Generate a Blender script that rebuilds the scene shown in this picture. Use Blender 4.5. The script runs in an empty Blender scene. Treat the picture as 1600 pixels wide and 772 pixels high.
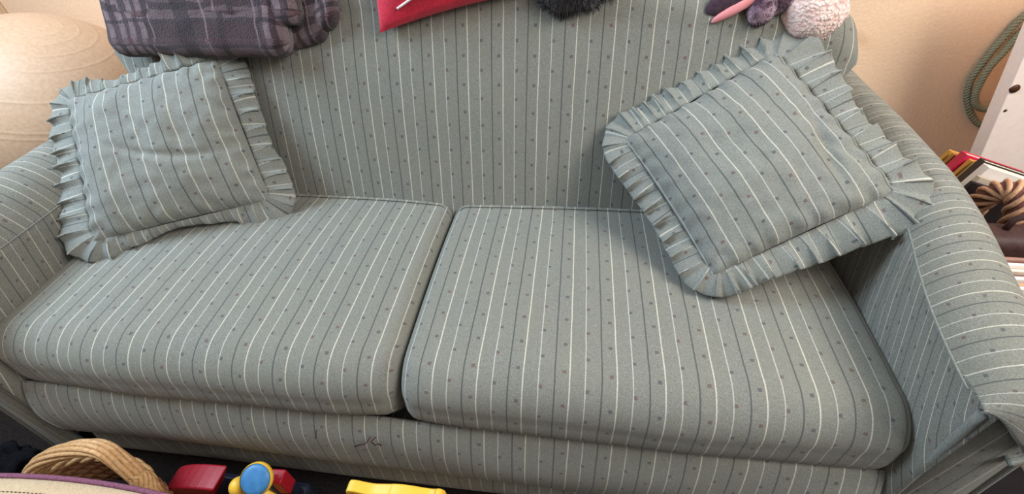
import bpy, bmesh, math, random
from mathutils import Vector, Matrix, noise
R_ = math.radians
random.seed(7)
scn = bpy.context.scene
COL = scn.collection

# ------------------------------------------------------------------ camera
cam_d = bpy.data.cameras.new('camera'); cam = bpy.data.objects.new('camera', cam_d); COL.objects.link(cam)
cam.location = (0.29876, -0.40791, 0.70181)
cam.rotation_euler = (0.84294, 0.03218, 0.12330)
cam_d.sensor_width = 36; cam_d.lens = 688.41/1600*36; cam_d.clip_start = .02
scn.camera = cam
# ------------------------------------------------------------------ light
scn.view_settings.view_transform = 'Standard'; scn.view_settings.look = 'None'
scn.view_settings.exposure = 0.0; scn.view_settings.gamma = 1; scn.view_settings.use_curve_mapping = False
w = bpy.data.worlds.new('world'); scn.world = w; w.use_nodes = True
wn = w.node_tree.nodes; wl = w.node_tree.links
bg = wn['Background']
tc = wn.new('ShaderNodeTexCoord'); sp = wn.new('ShaderNodeSeparateXYZ'); rp = wn.new('ShaderNodeValToRGB')
wl.new(tc.outputs['Generated'], sp.inputs[0]); wl.new(sp.outputs['Z'], rp.inputs[0]); wl.new(rp.outputs[0], bg.inputs[0])
rp.color_ramp.elements[0].position = .0; rp.color_ramp.elements[0].color = (.10, .085, .07, 1)
rp.color_ramp.elements[1].position = .95; rp.color_ramp.elements[1].color = (1., .97, .93, 1)
bg.inputs[1].default_value = 0.74
def area(name, loc, target, size, power, color, sy=None):
    d = bpy.data.lights.new(name, 'AREA'); d.energy = power; d.color = color; d.size = size
    if sy: d.shape = 'RECTANGLE'; d.size_y = sy
    o = bpy.data.objects.new(name, d); COL.objects.link(o); o.location = loc
    o.rotation_euler = (Vector(target)-Vector(loc)).to_track_quat('-Z', 'Y').to_euler(); return o
area('window_daylight', (-1.95, .15, 1.8), (.5, .5, 0), 1.1, 92, (.64, .83, 1.0), 1.1)
area('right_fill', (2.0, -.3, 1.9), (.7, .7, 0.1), 1.2, 72, (.98, .94, .88), 1.2)  # added fill, no known source; brightens right arm, back end and board

# ------------------------------------------------------------------ helpers
def tag(o, label, cat, group=None):
    o['label'] = label; o['category'] = cat
    if group: o['group'] = group
    return o
def empty(name, loc, label, cat, group=None):
    o = bpy.data.objects.new(name, None); COL.objects.link(o); o.location = loc; o.empty_display_size = .05
    return tag(o, label, cat, group)
def obj(name, verts, faces, mat, parent=None, uvs=None, smooth=True, solid=None, kind=None, subsurf=0, label=None, weld=True):
    me = bpy.data.meshes.new(name); me.from_pydata([tuple(v) for v in verts], [], faces)
    if uvs is not None:
        ul = me.uv_layers.new(name='UVMap')
        for lp in me.loops: ul.data[lp.index].uv = uvs[lp.vertex_index]
    me.materials.append(mat)
    o = bpy.data.objects.new(name, me); COL.objects.link(o)
    if smooth: me.polygons.foreach_set('use_smooth', [True]*len(me.polygons))
    if solid:
        m = o.modifiers.new('solid', 'SOLIDIFY'); m.thickness = solid; m.offset = -1
    if subsurf:
        m = o.modifiers.new('sub', 'SUBSURF'); m.levels = subsurf; m.render_levels = subsurf
    if parent is not None:
        o.parent = parent; me.transform(Matrix.Translation(-parent_world(parent)))
    if kind: o['kind'] = kind
    if label: o['label'] = label
    return o
def parent_world(p):
    v = Vector(p.location)
    while p.parent: p = p.parent; v += Vector(p.location)
    return v
def recalc(o):
    bm = bmesh.new(); bm.from_mesh(o.data); bmesh.ops.recalc_face_normals(bm, faces=bm.faces[:]); bm.to_mesh(o.data); bm.free(); return o
def grid(nu, nv, f, close_u=False, close_v=False):
    """f(i/nu, j/nv) -> (pos, uv)"""
    V = []; U = []; F = []
    for i in range(nu+1):
        for j in range(nv+1):
            p, t = f(i/nu, j/nv); V.append(p); U.append(t)
    for i in range(nu):
        for j in range(nv):
            a = i*(nv+1)+j; F.append((a, a+nv+1, a+nv+2, a+1))
    return V, F, U
def lerp(a, b, t): return a+(b-a)*t
def sstep(a, b, x):
    t = min(1, max(0, (x-a)/(b-a))); return t*t*(3-2*t)
def interp(pts, t):
    """piecewise smooth (catmull) through list of tuples by parameter 0..1"""
    n = len(pts)-1; x = min(max(t, 0), 1)*n; i = min(int(x), n-1); u = x-i
    p0 = pts[max(i-1, 0)]; p1 = pts[i]; p2 = pts[i+1]; p3 = pts[min(i+2, n)]
    return tuple(.5*((2*b)+(-a+c)*u+(2*a-5*b+4*c-d)*u*u+(-a+3*b-3*c+d)*u**3) for a, b, c, d in zip(p0, p1, p2, p3))
def tube(pts, r, seg=10, closed=False, rfun=None):
    """swept tube through points"""
    P = [Vector(p) for p in pts]; n = len(P); V = []; F = []; U = []
    up = Vector((0, 0, 1)); prev = None; acc = 0
    for i, p in enumerate(P):
        a = P[(i-1) % n] if closed or i > 0 else p; b = P[(i+1) % n] if closed or i < n-1 else p
        t = (b-a).normalized()
        if prev is None:
            nrm = t.cross(up); 
            if nrm.length < .1: nrm = t.cross(Vector((1, 0, 0)))
            nrm.normalize()
        else: nrm = (prev - t*prev.dot(t)).normalized()
        prev = nrm; bn = t.cross(nrm)
        if i: acc += (p-P[i-1]).length
        rr = rfun(i/(n-1)) if rfun else r
        for k in range(seg):
            an = 2*math.pi*k/seg
            V.append(p+(nrm*math.cos(an)+bn*math.sin(an))*rr); U.append((acc, k/seg))
    rings = n if closed else n-1
    for i in range(rings):
        for k in range(seg):
            a = i*seg+k; b = i*seg+(k+1) % seg; c = ((i+1) % n)*seg+(k+1) % seg; d = ((i+1) % n)*seg+k
            F.append((a, b, c, d))
    if not closed:
        F.append(tuple(range(seg))[::-1]); F.append(tuple((n-1)*seg+k for k in range(seg)))
    return V, F, U
def merge(*ms):
    V = []; F = []; U = []
    for m in ms:
        o = len(V); V += list(m[0]); F += [tuple(i+o for i in f) for f in m[1]]; U += list(m[2])
    return V, F, U
def box(c, s, bev=.0, rot=None, seg=2):
    bm = bmesh.new(); bmesh.ops.create_cube(bm, size=1)
    for v in bm.verts: v.co = Vector((v.co.x*s[0], v.co.y*s[1], v.co.z*s[2]))
    if bev: bmesh.ops.bevel(bm, geom=bm.edges[:], offset=bev, segments=seg, profile=.5, affect='EDGES')
    M = Matrix.Translation(c) @ (rot.to_4x4() if rot is not None else Matrix.Identity(4))
    V = [M @ v.co for v in bm.verts]; bm.verts.index_update()
    F = [tuple(v.index for v in f.verts) for f in bm.faces]; bm.free()
    return V, F, [(v.x, v.z) for v in V]
def lathe(prof, c, seg=40, M=None):
    V = []; F = []; n = len(prof)
    for k in range(seg):
        a = 2*math.pi*k/seg
        for r, z in prof: V.append(Vector((r*math.cos(a), r*math.sin(a), z)))
    for k in range(seg):
        for j in range(n-1):
            F.append((k*n+j, ((k+1) % seg)*n+j, ((k+1) % seg)*n+j+1, k*n+j+1))
    if M is not None: V = [M @ v for v in V]
    V = [v+Vector(c) for v in V]
    return V, F, [(v.x, v.z) for v in V]

# ------------------------------------------------------------------ materials
class NT:
    def __init__(s, name):
        s.m = bpy.data.materials.new(name); s.m.use_nodes = True; s.t = s.m.node_tree; s.n = s.t.nodes; s.l = s.t.links
        s.b = s.n['Principled BSDF']
    def M(s, op, a, b=None, c=None):
        n = s.n.new('ShaderNodeMath'); n.operation = op
        for k, v in enumerate((a, b, c)):
            if v is None: continue
            if isinstance(v, (int, float)): n.inputs[k].default_value = v
            else: s.l.new(v, n.inputs[k])
        return n.outputs[0]
    def mix(s, f, a, b):
        n = s.n.new('ShaderNodeMix'); n.data_type = 'RGBA'
        for k, v in ((0, f), (6, a), (7, b)):
            if isinstance(v, (int, float)): n.inputs[k].default_value = v
            elif isinstance(v, tuple): n.inputs[k].default_value = (*v, 1) if len(v) == 3 else v
            else: s.l.new(v, n.inputs[k])
        return n.outputs[2]
    def noise(s, vec, scale, detail=2, rough=.5):
        n = s.n.new('ShaderNodeTexNoise'); n.inputs['Scale'].default_value = scale; n.inputs['Detail'].default_value = detail
        n.inputs['Roughness'].default_value = rough
        if vec is not None: s.l.new(vec, n.inputs['Vector'])
        return n.outputs['Fac']
    def ramp(s, f, lo, hi):
        n = s.n.new('ShaderNodeMapRange'); s.l.new(f, n.inputs[0]); n.inputs[1].default_value = lo; n.inputs[2].default_value = hi; return n.outputs[0]
    def bump(s, h, strength, dist):
        n = s.n.new('ShaderNodeBump'); n.inputs['Strength'].default_value = strength; n.inputs['Distance'].default_value = dist
        s.l.new(h, n.inputs['Height']); s.l.new(n.outputs[0], s.b.inputs['Normal'])
    def coord(s, k):
        n = s.n.new('ShaderNodeTexCoord'); return n.outputs[k]
    def done(s, col, rough=.8, spec=.2, sheen=0):
        if isinstance(col, tuple): s.b.inputs['Base Color'].default_value = (*col, 1)
        else: s.l.new(col, s.b.inputs['Base Color'])
        s.b.inputs['Roughness'].default_value = rough; s.b.inputs['Specular IOR Level'].default_value = spec
        if sheen: s.b.inputs['Sheen Weight'].default_value = sheen; s.b.inputs['Sheen Roughness'].default_value = .5
        return s.m
def lin(r, g, b):
    f = lambda c: (c/255/12.92) if c/255 <= .04045 else ((c/255+.055)/1.055)**2.4
    return (f(r), f(g), f(b))
PER = .084
def fabric(name, dot=.0565, base=(120, 120, 116), stripe=1.0):
    t = NT(name); uv = t.coord('UV'); ob = t.coord('Object')
    sx = t.n.new('ShaderNodeSeparateXYZ'); t.l.new(uv, sx.inputs[0]); s, v = sx.outputs[0], sx.outputs[1]
    wob = t.M('MULTIPLY', t.M('SUBTRACT', t.noise(uv, 14, 2), .5), .030)
    s1 = t.M('ADD', t.M('ADD', t.M('DIVIDE', s, PER), 50.5), wob)
    fr = t.M('FRACT', s1)
    def line(pos, hw): return t.M('LESS_THAN', t.M('ABSOLUTE', t.M('SUBTRACT', fr, pos)), hw)
    fine = t.noise(ob, 520, 2, .7); mid = t.noise(ob, 130, 3, .6); big = t.noise(ob, 9, 2)
    b = base
    c = t.mix(t.ramp(fine, .3, .7), lin(b[0]-24, b[1]-24, b[2]-24), lin(b[0]+24, b[1]+24, b[2]+22))
    c = t.mix(t.M('MULTIPLY', t.ramp(mid, .35, .7), .35), c, lin(b[0]-14, b[1]-10, b[2]-18))
    c = t.mix(t.M('MULTIPLY', t.ramp(big, .3, .7), .25), c, lin(b[0]+8, b[1]+6, b[2]-6))
    d = t.M('FRACT', t.M('ADD', t.M('DIVIDE', v, dot), 40.0)); d2 = t.M('FRACT', t.M('ADD', t.M('DIVIDE', v, dot), 40.5))
    def dots(pos, dd): return t.M('MULTIPLY', line(pos, .042), t.M('LESS_THAN', t.M('ABSOLUTE', t.M('SUBTRACT', dd, .5)), .055))
    dm = t.M('ADD', dots(.70, d), dots(.20, d2))
    redn = t.ramp(t.noise(uv, 11, 1), .45, .55)
    c = t.mix(t.M('MULTIPLY', dm, .72), c, t.mix(redn, lin(72, 76, 80), lin(98, 76, 78)))
    tex = t.M('ADD', .55, t.M('MULTIPLY', t.ramp(fine, .3, .7), .45))
    c = t.mix(t.M('MULTIPLY', t.M('MULTIPLY', line(.5, .017), tex), .85*stripe), c, lin(58, 62, 66))
    c = t.mix(t.M('MULTIPLY', t.M('MULTIPLY', line(.82, .0145), tex), .8*stripe), c, lin(206, 200, 186))
    c = t.mix(t.M('MULTIPLY', t.M('MULTIPLY', line(.155, .0125), tex), .7*stripe), c, lin(194, 194, 188))
    t.bump(t.M('ADD', fine, t.M('MULTIPLY', mid, .6)), .35, .0012)
    return t.done(c, .95, .1, .12)
FAB = fabric('striped_upholstery'); FABB = fabric('striped_upholstery_back', .0642)
FABP = fabric('striped_pillow_cloth', .055, (124, 126, 124))
def plain(name, col, rough=.8, spec=.2, nscale=60, var=10, bump=.2, bd=.002, sheen=0):
    t = NT(name); ob = t.coord('Object'); n = t.noise(ob, nscale, 4, .6)
    c = t.mix(t.ramp(n, .3, .7), lin(*[max(0, k-var) for k in col]), lin(*[min(255, k+var) for k in col]))
    t.bump(n, bump, bd); return t.done(c, rough, spec, sheen)

# ------------------------------------------------------------------ the room
FL = -.52
WALL = plain('painted_wall', (240, 206, 174), .9, .1, 90, 5, .5, .003)
t = NT('carpet'); ob = t.coord('Object'); n1 = t.noise(ob, 160, 4, .7)
t.bump(n1, .8, .006); CARPET = t.done(t.mix(t.ramp(n1, .3, .7), lin(22, 20, 20), lin(44, 38, 36)), .95, .05)
V, F, U = box((0, 1.605, .9), (7.2, .1, 2.84)); obj('wall_back', V, F, WALL, smooth=False, kind='structure')
V, F, U = box((0, -.3, FL-.05), (7.2, 3.8, .1)); obj('floor', V, F, CARPET, smooth=False, kind='structure')
TRIM = plain('door_casing_paint', (214, 190, 160), .7, .3, 40, 4)
V, F, U = box((-2.85, -.35, .9), (.1, 3.9, 2.84)); obj('wall_left', V, F, WALL, smooth=False, kind='structure')
V, F, U = box((-2.43, 1.5375, .87), (.18, .035, 2.76), .006); obj('trim_1', V, F, TRIM, smooth=False, kind='structure')
V, F, U = box((0.2, 1.545, FL+.05), (5.0, .02, .10), .004); obj('baseboard_back', V, F, TRIM, smooth=False, kind='structure')

# ------------------------------------------------------------------ sofa
sofa = empty('sofa', (0, .45, FL), 'blue grey striped two-seat sofa with dotted fabric and rolled arms', 'sofa')
SWL, SWR = .888, .888
def profile_len(P):
    L = [0]
    for a, b in zip(P, P[1:]): L.append(L[-1]+math.dist(a, b))
    return L
def seat_cushion(x0, x1, phase, zl, zr, seed):
    W = x1-x0; D0, D1 = -.015, .56
    NX, NP = 84, 96
    # closed YZ profile, starting at back-bottom, going along the bottom to the front, up and back over the top
    def arc(cy, cz, r, a0, a1, n): return [(cy+r*math.cos(a0+(a1-a0)*k/n), cz+r*math.sin(a0+(a1-a0)*k/n)) for k in range(n+1)]
    def prof(zb):
        T = -zb; P = []
        P += [(D1-.03, zb), (.30, zb)]
        P += arc(D0+.035, zb+.03, .032, -math.pi/2, -math.pi, 8)
        for k in range(1, 6): P.append((D0-.014*math.sin(math.pi*k/6)+.003, lerp(zb+.03, -.085, k/6)))
        P += [(D0+.085-.085*math.cos(math.pi/2*k/14), -.088+.088*math.sin(math.pi/2*k/14)) for k in range(15)]
        for k in range(1, 24): P.append((lerp(D0+.085, D1-.03, k/23), .012*math.sin(math.pi*k/23)))
        P += arc(D1-.035, -.032, .035, math.pi/2, 0, 6)
        P += [(D1, zb+.06)]
        return P
    base = prof(-.2); n = len(base); L = profile_len(base)
    iz = min(range(n), key=lambda k: (abs(base[k][0]-(D0+.085)), -base[k][1]))
    V = []; F = []; U = []
    cy, cz = (D0+D1)/2, -.1
    rr = .038
    xs = []
    for k in range(11): xs.append((x0+rr-rr*math.cos(math.pi/2*k/10), rr*(1-math.sin(math.pi/2*k/10))))
    for k in range(1, NX): xs.append((lerp(x0+rr, x1-rr, k/NX), 0))
    for k in range(11): xs.append((x1-rr+rr*math.sin(math.pi/2*k/10), rr*(1-math.cos(math.pi/2*k/10))))
    for x, e in xs:
        a = (x-x0)/W; zb = lerp(zl, zr, a); P = prof(zb)
        bul = 1-abs(2*a-1)**3
        for k, (y, z) in enumerate(P):
            yy = y-(y-cy)/abs((D1-D0)/2)*e; zz = z-(z-cz)/.1*e*.8
            if z > -.08: zz += .014*(bul-.7)*sstep(-.08, 0, z)+.004*noise.noise(Vector((x*3+seed, y*3, 1)))
            if y < .05: yy += .026*sstep(-.07, -.2, z)-.012*(bul-.5)*sstep(.05, -.01, y) + .005*noise.noise(Vector((x*5+seed, z*6, 4)))
            if z < -.15: zz += .006*noise.noise(Vector((x*6+seed, 0, 9)))
            V.append((x, yy, zz)); U.append((x-phase, L[k]-L[iz]+.0))
    m = len(xs)
    for i in range(m-1):
        for k in range(n):
            a = i*n+k; b = i*n+(k+1) % n; F.append((a, a+n, b+n, b))
    F.append(tuple(range(n))); F.append(tuple((m-1)*n+k for k in range(n))[::-1])
    o = obj('seat_cushion', V, F, FAB, sofa, U)
    recalc(o); return o
lc = seat_cushion(-.908, -.003, -.0737, -.236, -.192, 1.3)
rc = seat_cushion(.001, .912, .0471, -.200, -.228, 5.1)

# backrest
def back_h(x): return .405+.13*(1-min(1, abs(x)/.95)**2.4)
def back_prof(h):
    P = []
    r = .105
    yf = lambda z: .545+.30*z
    zt = h-r*.85
    P.append((.55, -.24))
    for k in range(0, 26):
        z = lerp(-.06, zt, k/25); P.append((yf(z)-.012*math.sin(math.pi*k/25), z))
    cy = yf(zt)+r*1.02
    for k in range(1, 17):
        a = math.pi-math.pi*k/16; P.append((cy+r*1.02*math.cos(a), zt+(h-zt)*math.sin(a)))
    for k in range(1, 12): P.append((lerp(cy+r*1.02, .93, k/11), lerp(zt, FL+.08, k/11)))
    return P
def backrest():
    NX = 90; re = .085; A = []
    for k in range(15): A.append((-1, k, -.925+re-re*math.cos(math.pi/2*k/14), re*(1-math.sin(math.pi/2*k/14))))
    A = [(x, e) for _, _, x, e in A]
    A += [(lerp(-.925+re, .925-re, k/NX), 0) for k in range(1, NX)]
    A += [(-x, e) for x, e in A[:15][::-1]]
    V = []; U = []; F = []; n = len(back_prof(.5))
    for x, e in A:
        P = back_prof(back_h(x)); L = profile_len(P)
        for k, (y, z) in enumerate(P):
            wz = .940+.078*sstep(.20, .36, z)*(1-.0*z)
            cy, cz = .72, .15
            yy = y+(e*1.0 if y < .74 else -e*.9)*min(1, abs(y-.74)/.05); zz = z-e*1.0*sstep(.28, .42, z)
            V.append((x*wz, yy+.006*noise.noise(Vector((x*2, z*4, 3))), zz)); U.append((x*wz-.025, L[k]))
    for i in range(len(A)-1):
        for k in range(n-1):
            a = i*n+k; F.append((a, a+1, a+n+1, a+n))
    F.append(tuple(range(n))[::-1]); F.append(tuple((len(A)-1)*n+k for k in range(n)))
    return recalc(obj('backrest', V, F, FABB, sofa, U))
backrest()

# base rail, skirt, hidden platform
def band(name, x0, x1, ztop, zbot, y0, bulge, phase, mat=FAB):
    def f(a, b):
        x = lerp(x0, x1, a); z = lerp(ztop(x), zbot(x), b)
        y = y0-bulge*math.sin(math.pi*min(1, b*1.0))**.7+.004*noise.noise(Vector((x*4, b*3, 2)))
        if b > .999: y = y0+.05
        return (x, y, z), (x-phase+.0*b, b*.24)
    V, F, U = grid(120, 26, f)
    return obj(name, V, F, mat, sofa, U, solid=.012)
zr1 = lambda x: -.385-.012*math.sin(x*3)
band('front_rail', -.905, .905, lambda x: -.165, zr1, .004, .034, -.114)
band('skirt', -.905, .905, lambda x: zr1(x)+.01, lambda x: FL+.012, .012, .012, -.085)
V, F, U = box((0, .48, -.36), (1.84, .90, .26), .01); obj('seat_platform', V, F, FAB, sofa, U, smooth=False)
THR = plain('frayed_thread', (70, 44, 38), .9)
for pts, rr_ in (([(-.072, -.032, -.186), (-.078, -.038, -.197), (-.088, -.040, -.207), (-.100, -.040, -.214), (-.113, -.040, -.224)], .0013),
            ([(-.060, -.032, -.186), (-.070, -.039, -.194), (-.062, -.041, -.203), (-.055, -.040, -.196), (-.050, -.040, -.204)], .0014),
            ([(-.190, -.030, -.186), (-.193, -.036, -.198), (-.198, -.038, -.212)], .0009)):
    V, F, U = tube(pts, rr_, 6); obj('loose_thread', V, F, THR, sofa, U, label='brown frayed thread')

# arms
def arm(side):
    if side > 0:
        # seam: y -> (x, z)
        seam = [(-.03, .882, .108), (.119, .889, .128), (.229, .905, .158), (.35, .940, .176), (.60, .965, .182), (.93, .975, .188)]
        s_of = lambda y: (y-.231)*PER/.057; lean = .55; wsc = lambda y: lerp(.83, .66, sstep(-.1, .5, y)); hsc = .84
    else:
        seam = [(-.03, .905, .098), (.119, .905, .100), (.229, .905, .104), (.35, .90, .112), (.60, .90, .125), (.93, .90, .13)]
        s_of = lambda y: (y-.26)*PER/.062; lean = .22; wsc = lambda y: 1.06; hsc = 1.45
    def sm0(y):
        for a, b in zip(seam, seam[1:]):
            if y <= b[0] or b is seam[-1]:
                u = (y-a[0])/(b[0]-a[0]); return lerp(a[1], b[1], u), lerp(a[2], b[2], u)
    def sm(y):
        q = [sm0(y+d) for d in (-.09, -.06, -.03, 0, .03, .06, .09)]; return sum(v[0] for v in q)/7, sum(v[1] for v in q)/7
    root = bpy.data.objects.new('armrest', None); COL.objects.link(root); root.parent = sofa; root.location = (side*.98, -.0, .26)
    # inner panel
    def fi(a, b):
        y = lerp(-.03, .93, a); sx, sz = sm(y); x = lerp(.912, max(sx, .905), b**1.5)-.008*math.sin(math.pi*b)*sstep(-.03, .05, y); z = lerp(-.32, sz, b)
        if y < .0: x += (.0-y)*.9*sstep(.0, -.03, y)*.4
        return (side*x, y, z), (s_of(y+lean*(sz-z)), z)
    V, F, U = grid(80, 24, fi); recalc(obj('inner_panel', V, F, FAB, root, U, solid=.01))
    # rolled top with a front that wraps down
    prof = [(0, 0), (.018, .022), (.045, .042), (.082, .054), (.125, .050), (.165, .026), (.192, -.018), (.198, -.07), (.180, -.115), (.145, -.135)]
    NP = 40; pr = [interp(prof, k/NP) for k in range(NP+1)]; L = profile_len(pr)
    def ft(a, b):
        k = round(b*NP); px, pz = pr[k]; yk = lerp(.93, .035, min(1, a/.8)); px *= wsc(yk); pz *= hsc if pz > 0 else 1
        if a < .8:
            y = lerp(.93, .035, a/.8); ph = 0
        else:
            ph = (a-.8)/.2*math.pi/2; y = .035
        sx, sz = sm(y); x = sx+px; z = sz+pz
        s = s_of(y)
        if ph:
            zb = lerp(.112, .04, sstep(0, .10, px))+.03*sstep(.11, .2, px)
            zb = min(zb, z)
            Rf = .068+.014*math.sin(math.pi*min(1, px/.16))
            zz = zb+(z-zb)*math.cos(ph); yy = y-Rf*math.sin(ph)**.85
            if z-zb < .005: yy = y-Rf*math.sin(ph)
            x = x-(.010*math.sin(ph) if px > .1 else 0); z = zz; y = yy
            s = s_of(.035)-(Rf+.04)*ph*.75*1.3
        x += .003*noise.noise(Vector((px*8, y*7, side)))
        return (side*x, y, z), (s, L[k])
    V, F, U = grid(110, NP, ft); recalc(obj('arm_top', V, F, FAB, root, U, solid=.012))
    # seam welt
    pts = []
    for k in range(60):
        y = lerp(.93, .0, k/59); x, z = sm(y); pts.append((side*(x+.000), y, z+.0005))
    V, F, U = tube(pts, .0018, 8); obj('seam', V, F, FABP, root, [(.034, .012) for u in U])
    # front post, outer side, core
    def fp(a, b):
        z = lerp(.09, FL+.01, b); x = lerp(.905, 1.018, a)+(.09-z)*.10
        y = -.018-.012*math.sin(math.pi*a)**.6
        return (side*x, y, z), (side*x*1.0+.03, z)
    V, F, U = grid(16, 40, fp); recalc(obj('front_panel', V, F, FAB, root, U, solid=.01))
    for xx in (.905, 1.018):
        pts = [(side*(xx+(.09-z)*.10), -.020, z) for z in [lerp(.085, FL+.015, k/30) for k in range(31)]]
        V, F, U = tube(pts, .0065, 10); obj('welt', V, F, FABP, root, [(.034, .012) for u in U])
    def fw(a, b):
        z = lerp(.09, FL+.01, b); x = lerp(.893+.012*(1 if z > -.2 else 1), .905, a)+(.09-z)*.10*a; y = lerp(-.018, -.022, a)
        return (side*x, y, z), (x, z)
    def fo(a, b):
        y = lerp(-.015, .93, a); z = lerp(.12, FL+.01, b); x = 1.02+(.09-z)*.10
        return (side*x, y, z), (s_of(y), z)
    V, F, U = grid(20, 20, fo); recalc(obj('outer_panel', V, F, FAB, root, U, solid=.01))
    def fb(a, b):
        z = lerp(.12, FL+.01, b); x = lerp(.9, 1.02+(.09-z)*.10, a); return (side*x, .93, z), (x, z)
    V, F, U = grid(6, 6, fb); recalc(obj('rear_panel', V, F, FAB, root, U, solid=.01))
arm(1); arm(-1)

# ------------------------------------------------------------------ ruffled pillows
def pillow(name, A, B, C, D, puff, widths, label, phase, seed, creases, half=.19, flops=()):
    """A,B,C,D: corners of the stuffed body (top-left, top-right, bottom-right, bottom-left)"""
    A, B, C, D = map(Vector, (A, B, C, D)); cen = (A+B+C+D)/4
    root = empty(name, cen, label, 'pillow')
    nrm = ((B-A)+(C-D)).cross((D-A)+(C-B)).normalized()
    if nrm.dot(cam.location-cen) < 0: nrm = -nrm
    def base(a, b):   # a: -1..1 A->B, b: -1..1 A->D
        u, v = (a+1)/2, (b+1)/2
        return (A*(1-u)+B*u)*(1-v)+(D*(1-u)+C*u)*v
    def side(sg, nm):
        N = 64
        def f(p, q):
            a = 2*p-1; b = 2*q-1
            e = max(0, (1-abs(a)**2.4)*(1-abs(b)**2.4))
            h = e**.52*puff*(1 if sg > 0 else .62)
            pinch = 1-.035*(1-b*b)*abs(a)**3; pin2 = 1-.035*(1-a*a)*abs(b)**3
            P = base(a*pinch, b*pin2)
            w = 0
            edge = max(abs(a), abs(b))
            w += .010*noise.noise(Vector((a*2.2+seed, b*2.2, 0)))*e**.5
            w += .0035*noise.noise(Vector((a*7+seed, b*7, 3)))*e**.3
            w += .004*math.sin(26*(b if abs(a) > abs(b) else a)+3*noise.noise(Vector((a*3, b*3, seed))))*sstep(.72, .95, edge)*(1-sstep(.97, 1, edge))
            if sg > 0:
                for (ca, cb, dx, dy, ln, amp, wd) in creases:
                    da, db = a-ca, b-cb; al = da*dx+db*dy; pe = -da*dy+db*dx+.25*al*al
                    w -= amp*math.exp(-(pe/wd)**2)*math.exp(-(al/ln)**2)*min(1, e*3)
            return P+nrm*(sg*h+sg*w), (a*half-phase, b*half)
        V, F, U = grid(N, N, f)
        return V, F, U
    V, F, U = merge(side(1, 'f'), side(-1, 'b'))
    recalc(obj('pillow_body', V, F, FABP, root, U))
    # ruffle
    per = []   # (a,b, outward 2D in (a,b)) around: A->B->C->D
    n = 300; cr = .17
    corners = [(-1, -1), (1, -1), (1, 1), (-1, 1)]; normals = [(0, -1), (1, 0), (0, 1), (-1, 0)]
    for s in range(4):
        c0 = corners[s]; c1 = corners[(s+1) % 4]; n0 = normals[s]; n1 = normals[(s+1) % 4]
        for k in range(n):
            u = lerp(cr/2, 1-cr/2, k/n); per.append(((lerp(c0[0], c1[0], u), lerp(c0[1], c1[1], u)), n0, s+k/n*.86))
        for k in range(70):
            an = k/70*math.pi/2; nd = (n0[0]*math.cos(an)+n1[0]*math.sin(an), n0[1]*math.cos(an)+n1[1]*math.sin(an))
            cc = (c1[0]*(1-cr), c1[1]*(1-cr)); per.append(((cc[0]+nd[0]*cr, cc[1]+nd[1]*cr), nd, s+.86+.14*k/70))
    M = len(per); NR = 12; V = []; U = []; F = []; th = seed; arc = 0; prev = None
    info = []
    for i, (ab, nd, q) in enumerate(per):
        P = base(*ab); O = (base(ab[0]+nd[0]*.1, ab[1]+nd[1]*.1)-P).normalized(); T = nrm.cross(O)
        corner = (q % 1) > .86
        if prev is not None:
            ds = (P-prev).length; arc += ds
            lam = .041*(1+.55*noise.noise(Vector((arc*14, seed, 0)))) ; th += 2*math.pi*(ds/lam+(1.7/70 if corner else 0))
        prev = P
        x = q/4*len(widths); i0 = int(x) % len(widths); wd = 1.15*lerp(widths[i0], widths[(i0+1) % len(widths)], sstep(0, 1, x-int(x)))
        amp = (.75+.5*noise.noise(Vector((arc*9, seed, 5))))*(1-.35*math.sin(math.pi*min(1, max(0, ((q % 1)-.86)/.14)))) 
        info.append((P, O, T, th, wd*(1+.10*noise.noise(Vector((arc*20, seed, 8)))), amp, arc, q))
    tot = info[-1][3]-info[0][3]; fix = (round(tot/(2*math.pi))*2*math.pi-tot)
    for i, (P, O, T, th, wd, amp, arc, q) in enumerate(info):
        th += fix*i/M
        for j in range(NR+1):
            r = j/NR; g = r**.65*min(1, wd/.045)
            sn = math.sin(th+.5*r*math.sin(arc*31)); cs = math.cos(th+.5*r*math.sin(arc*31))
            fl = 0
            for (q0, wq, am) in flops: fl += am*math.exp(-((((q-q0)+2) % 4-2)/wq)**2)
            p = P+O*(wd*(math.sin(r*1.2)/math.sin(1.2))-.004)+nrm*(.0112*amp*cs*g-.012*r*r+.003+fl*r)+T*(.0085*amp*math.sin(th+.8)*g+.003*math.sin(2*th)*g)
            V.append(p); U.append((arc*1.55, r*wd+.01))
    for i in range(M):
        for j in range(NR):
            a = i*(NR+1)+j; b = ((i+1) % M)*(NR+1)+j; F.append((a, b, b+1, a+1))
    obj('ruffle', V, F, FABP, root, U, solid=.0016)
    return root
pillow('ruffled_pillow', (-.930, .498, .288), (-.568, .612, .354), (-.452, .440, .052), (-.812, .250, .042), .058,
       [.045, .022, .030, .062, .054, .045, .042, .050, .060, .022, .012, .030, .064, .056, .054, .056],
       'square ruffled striped pillow leaning on the left armrest, below the plaid blanket', .036, 2.0,
       [(.1, .15, .95, .3, .6, .008, .05), (.75, -.8, .6, .8, .3, .008, .06)], flops=((.75, .12, .03),))
pillow('ruffled_pillow', (.4235, .534, .206), (.728, .632, .372), (.915, .352, .212), (.600, .250, .058), .062,
       [.060, .056, .050, .056, .072, .060, .045, .050, .066, .056, .050, .046, .050, .042, .046, .050],
       'square ruffled striped pillow tipped onto one corner against the right armrest', .010, 6.5,
       [(.62, .35, -.25, .97, .45, .016, .07), (.85, .55, .5, .85, .3, .010, .05), (-.8, .85, .8, .6, .3, .008, .05)])

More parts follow.
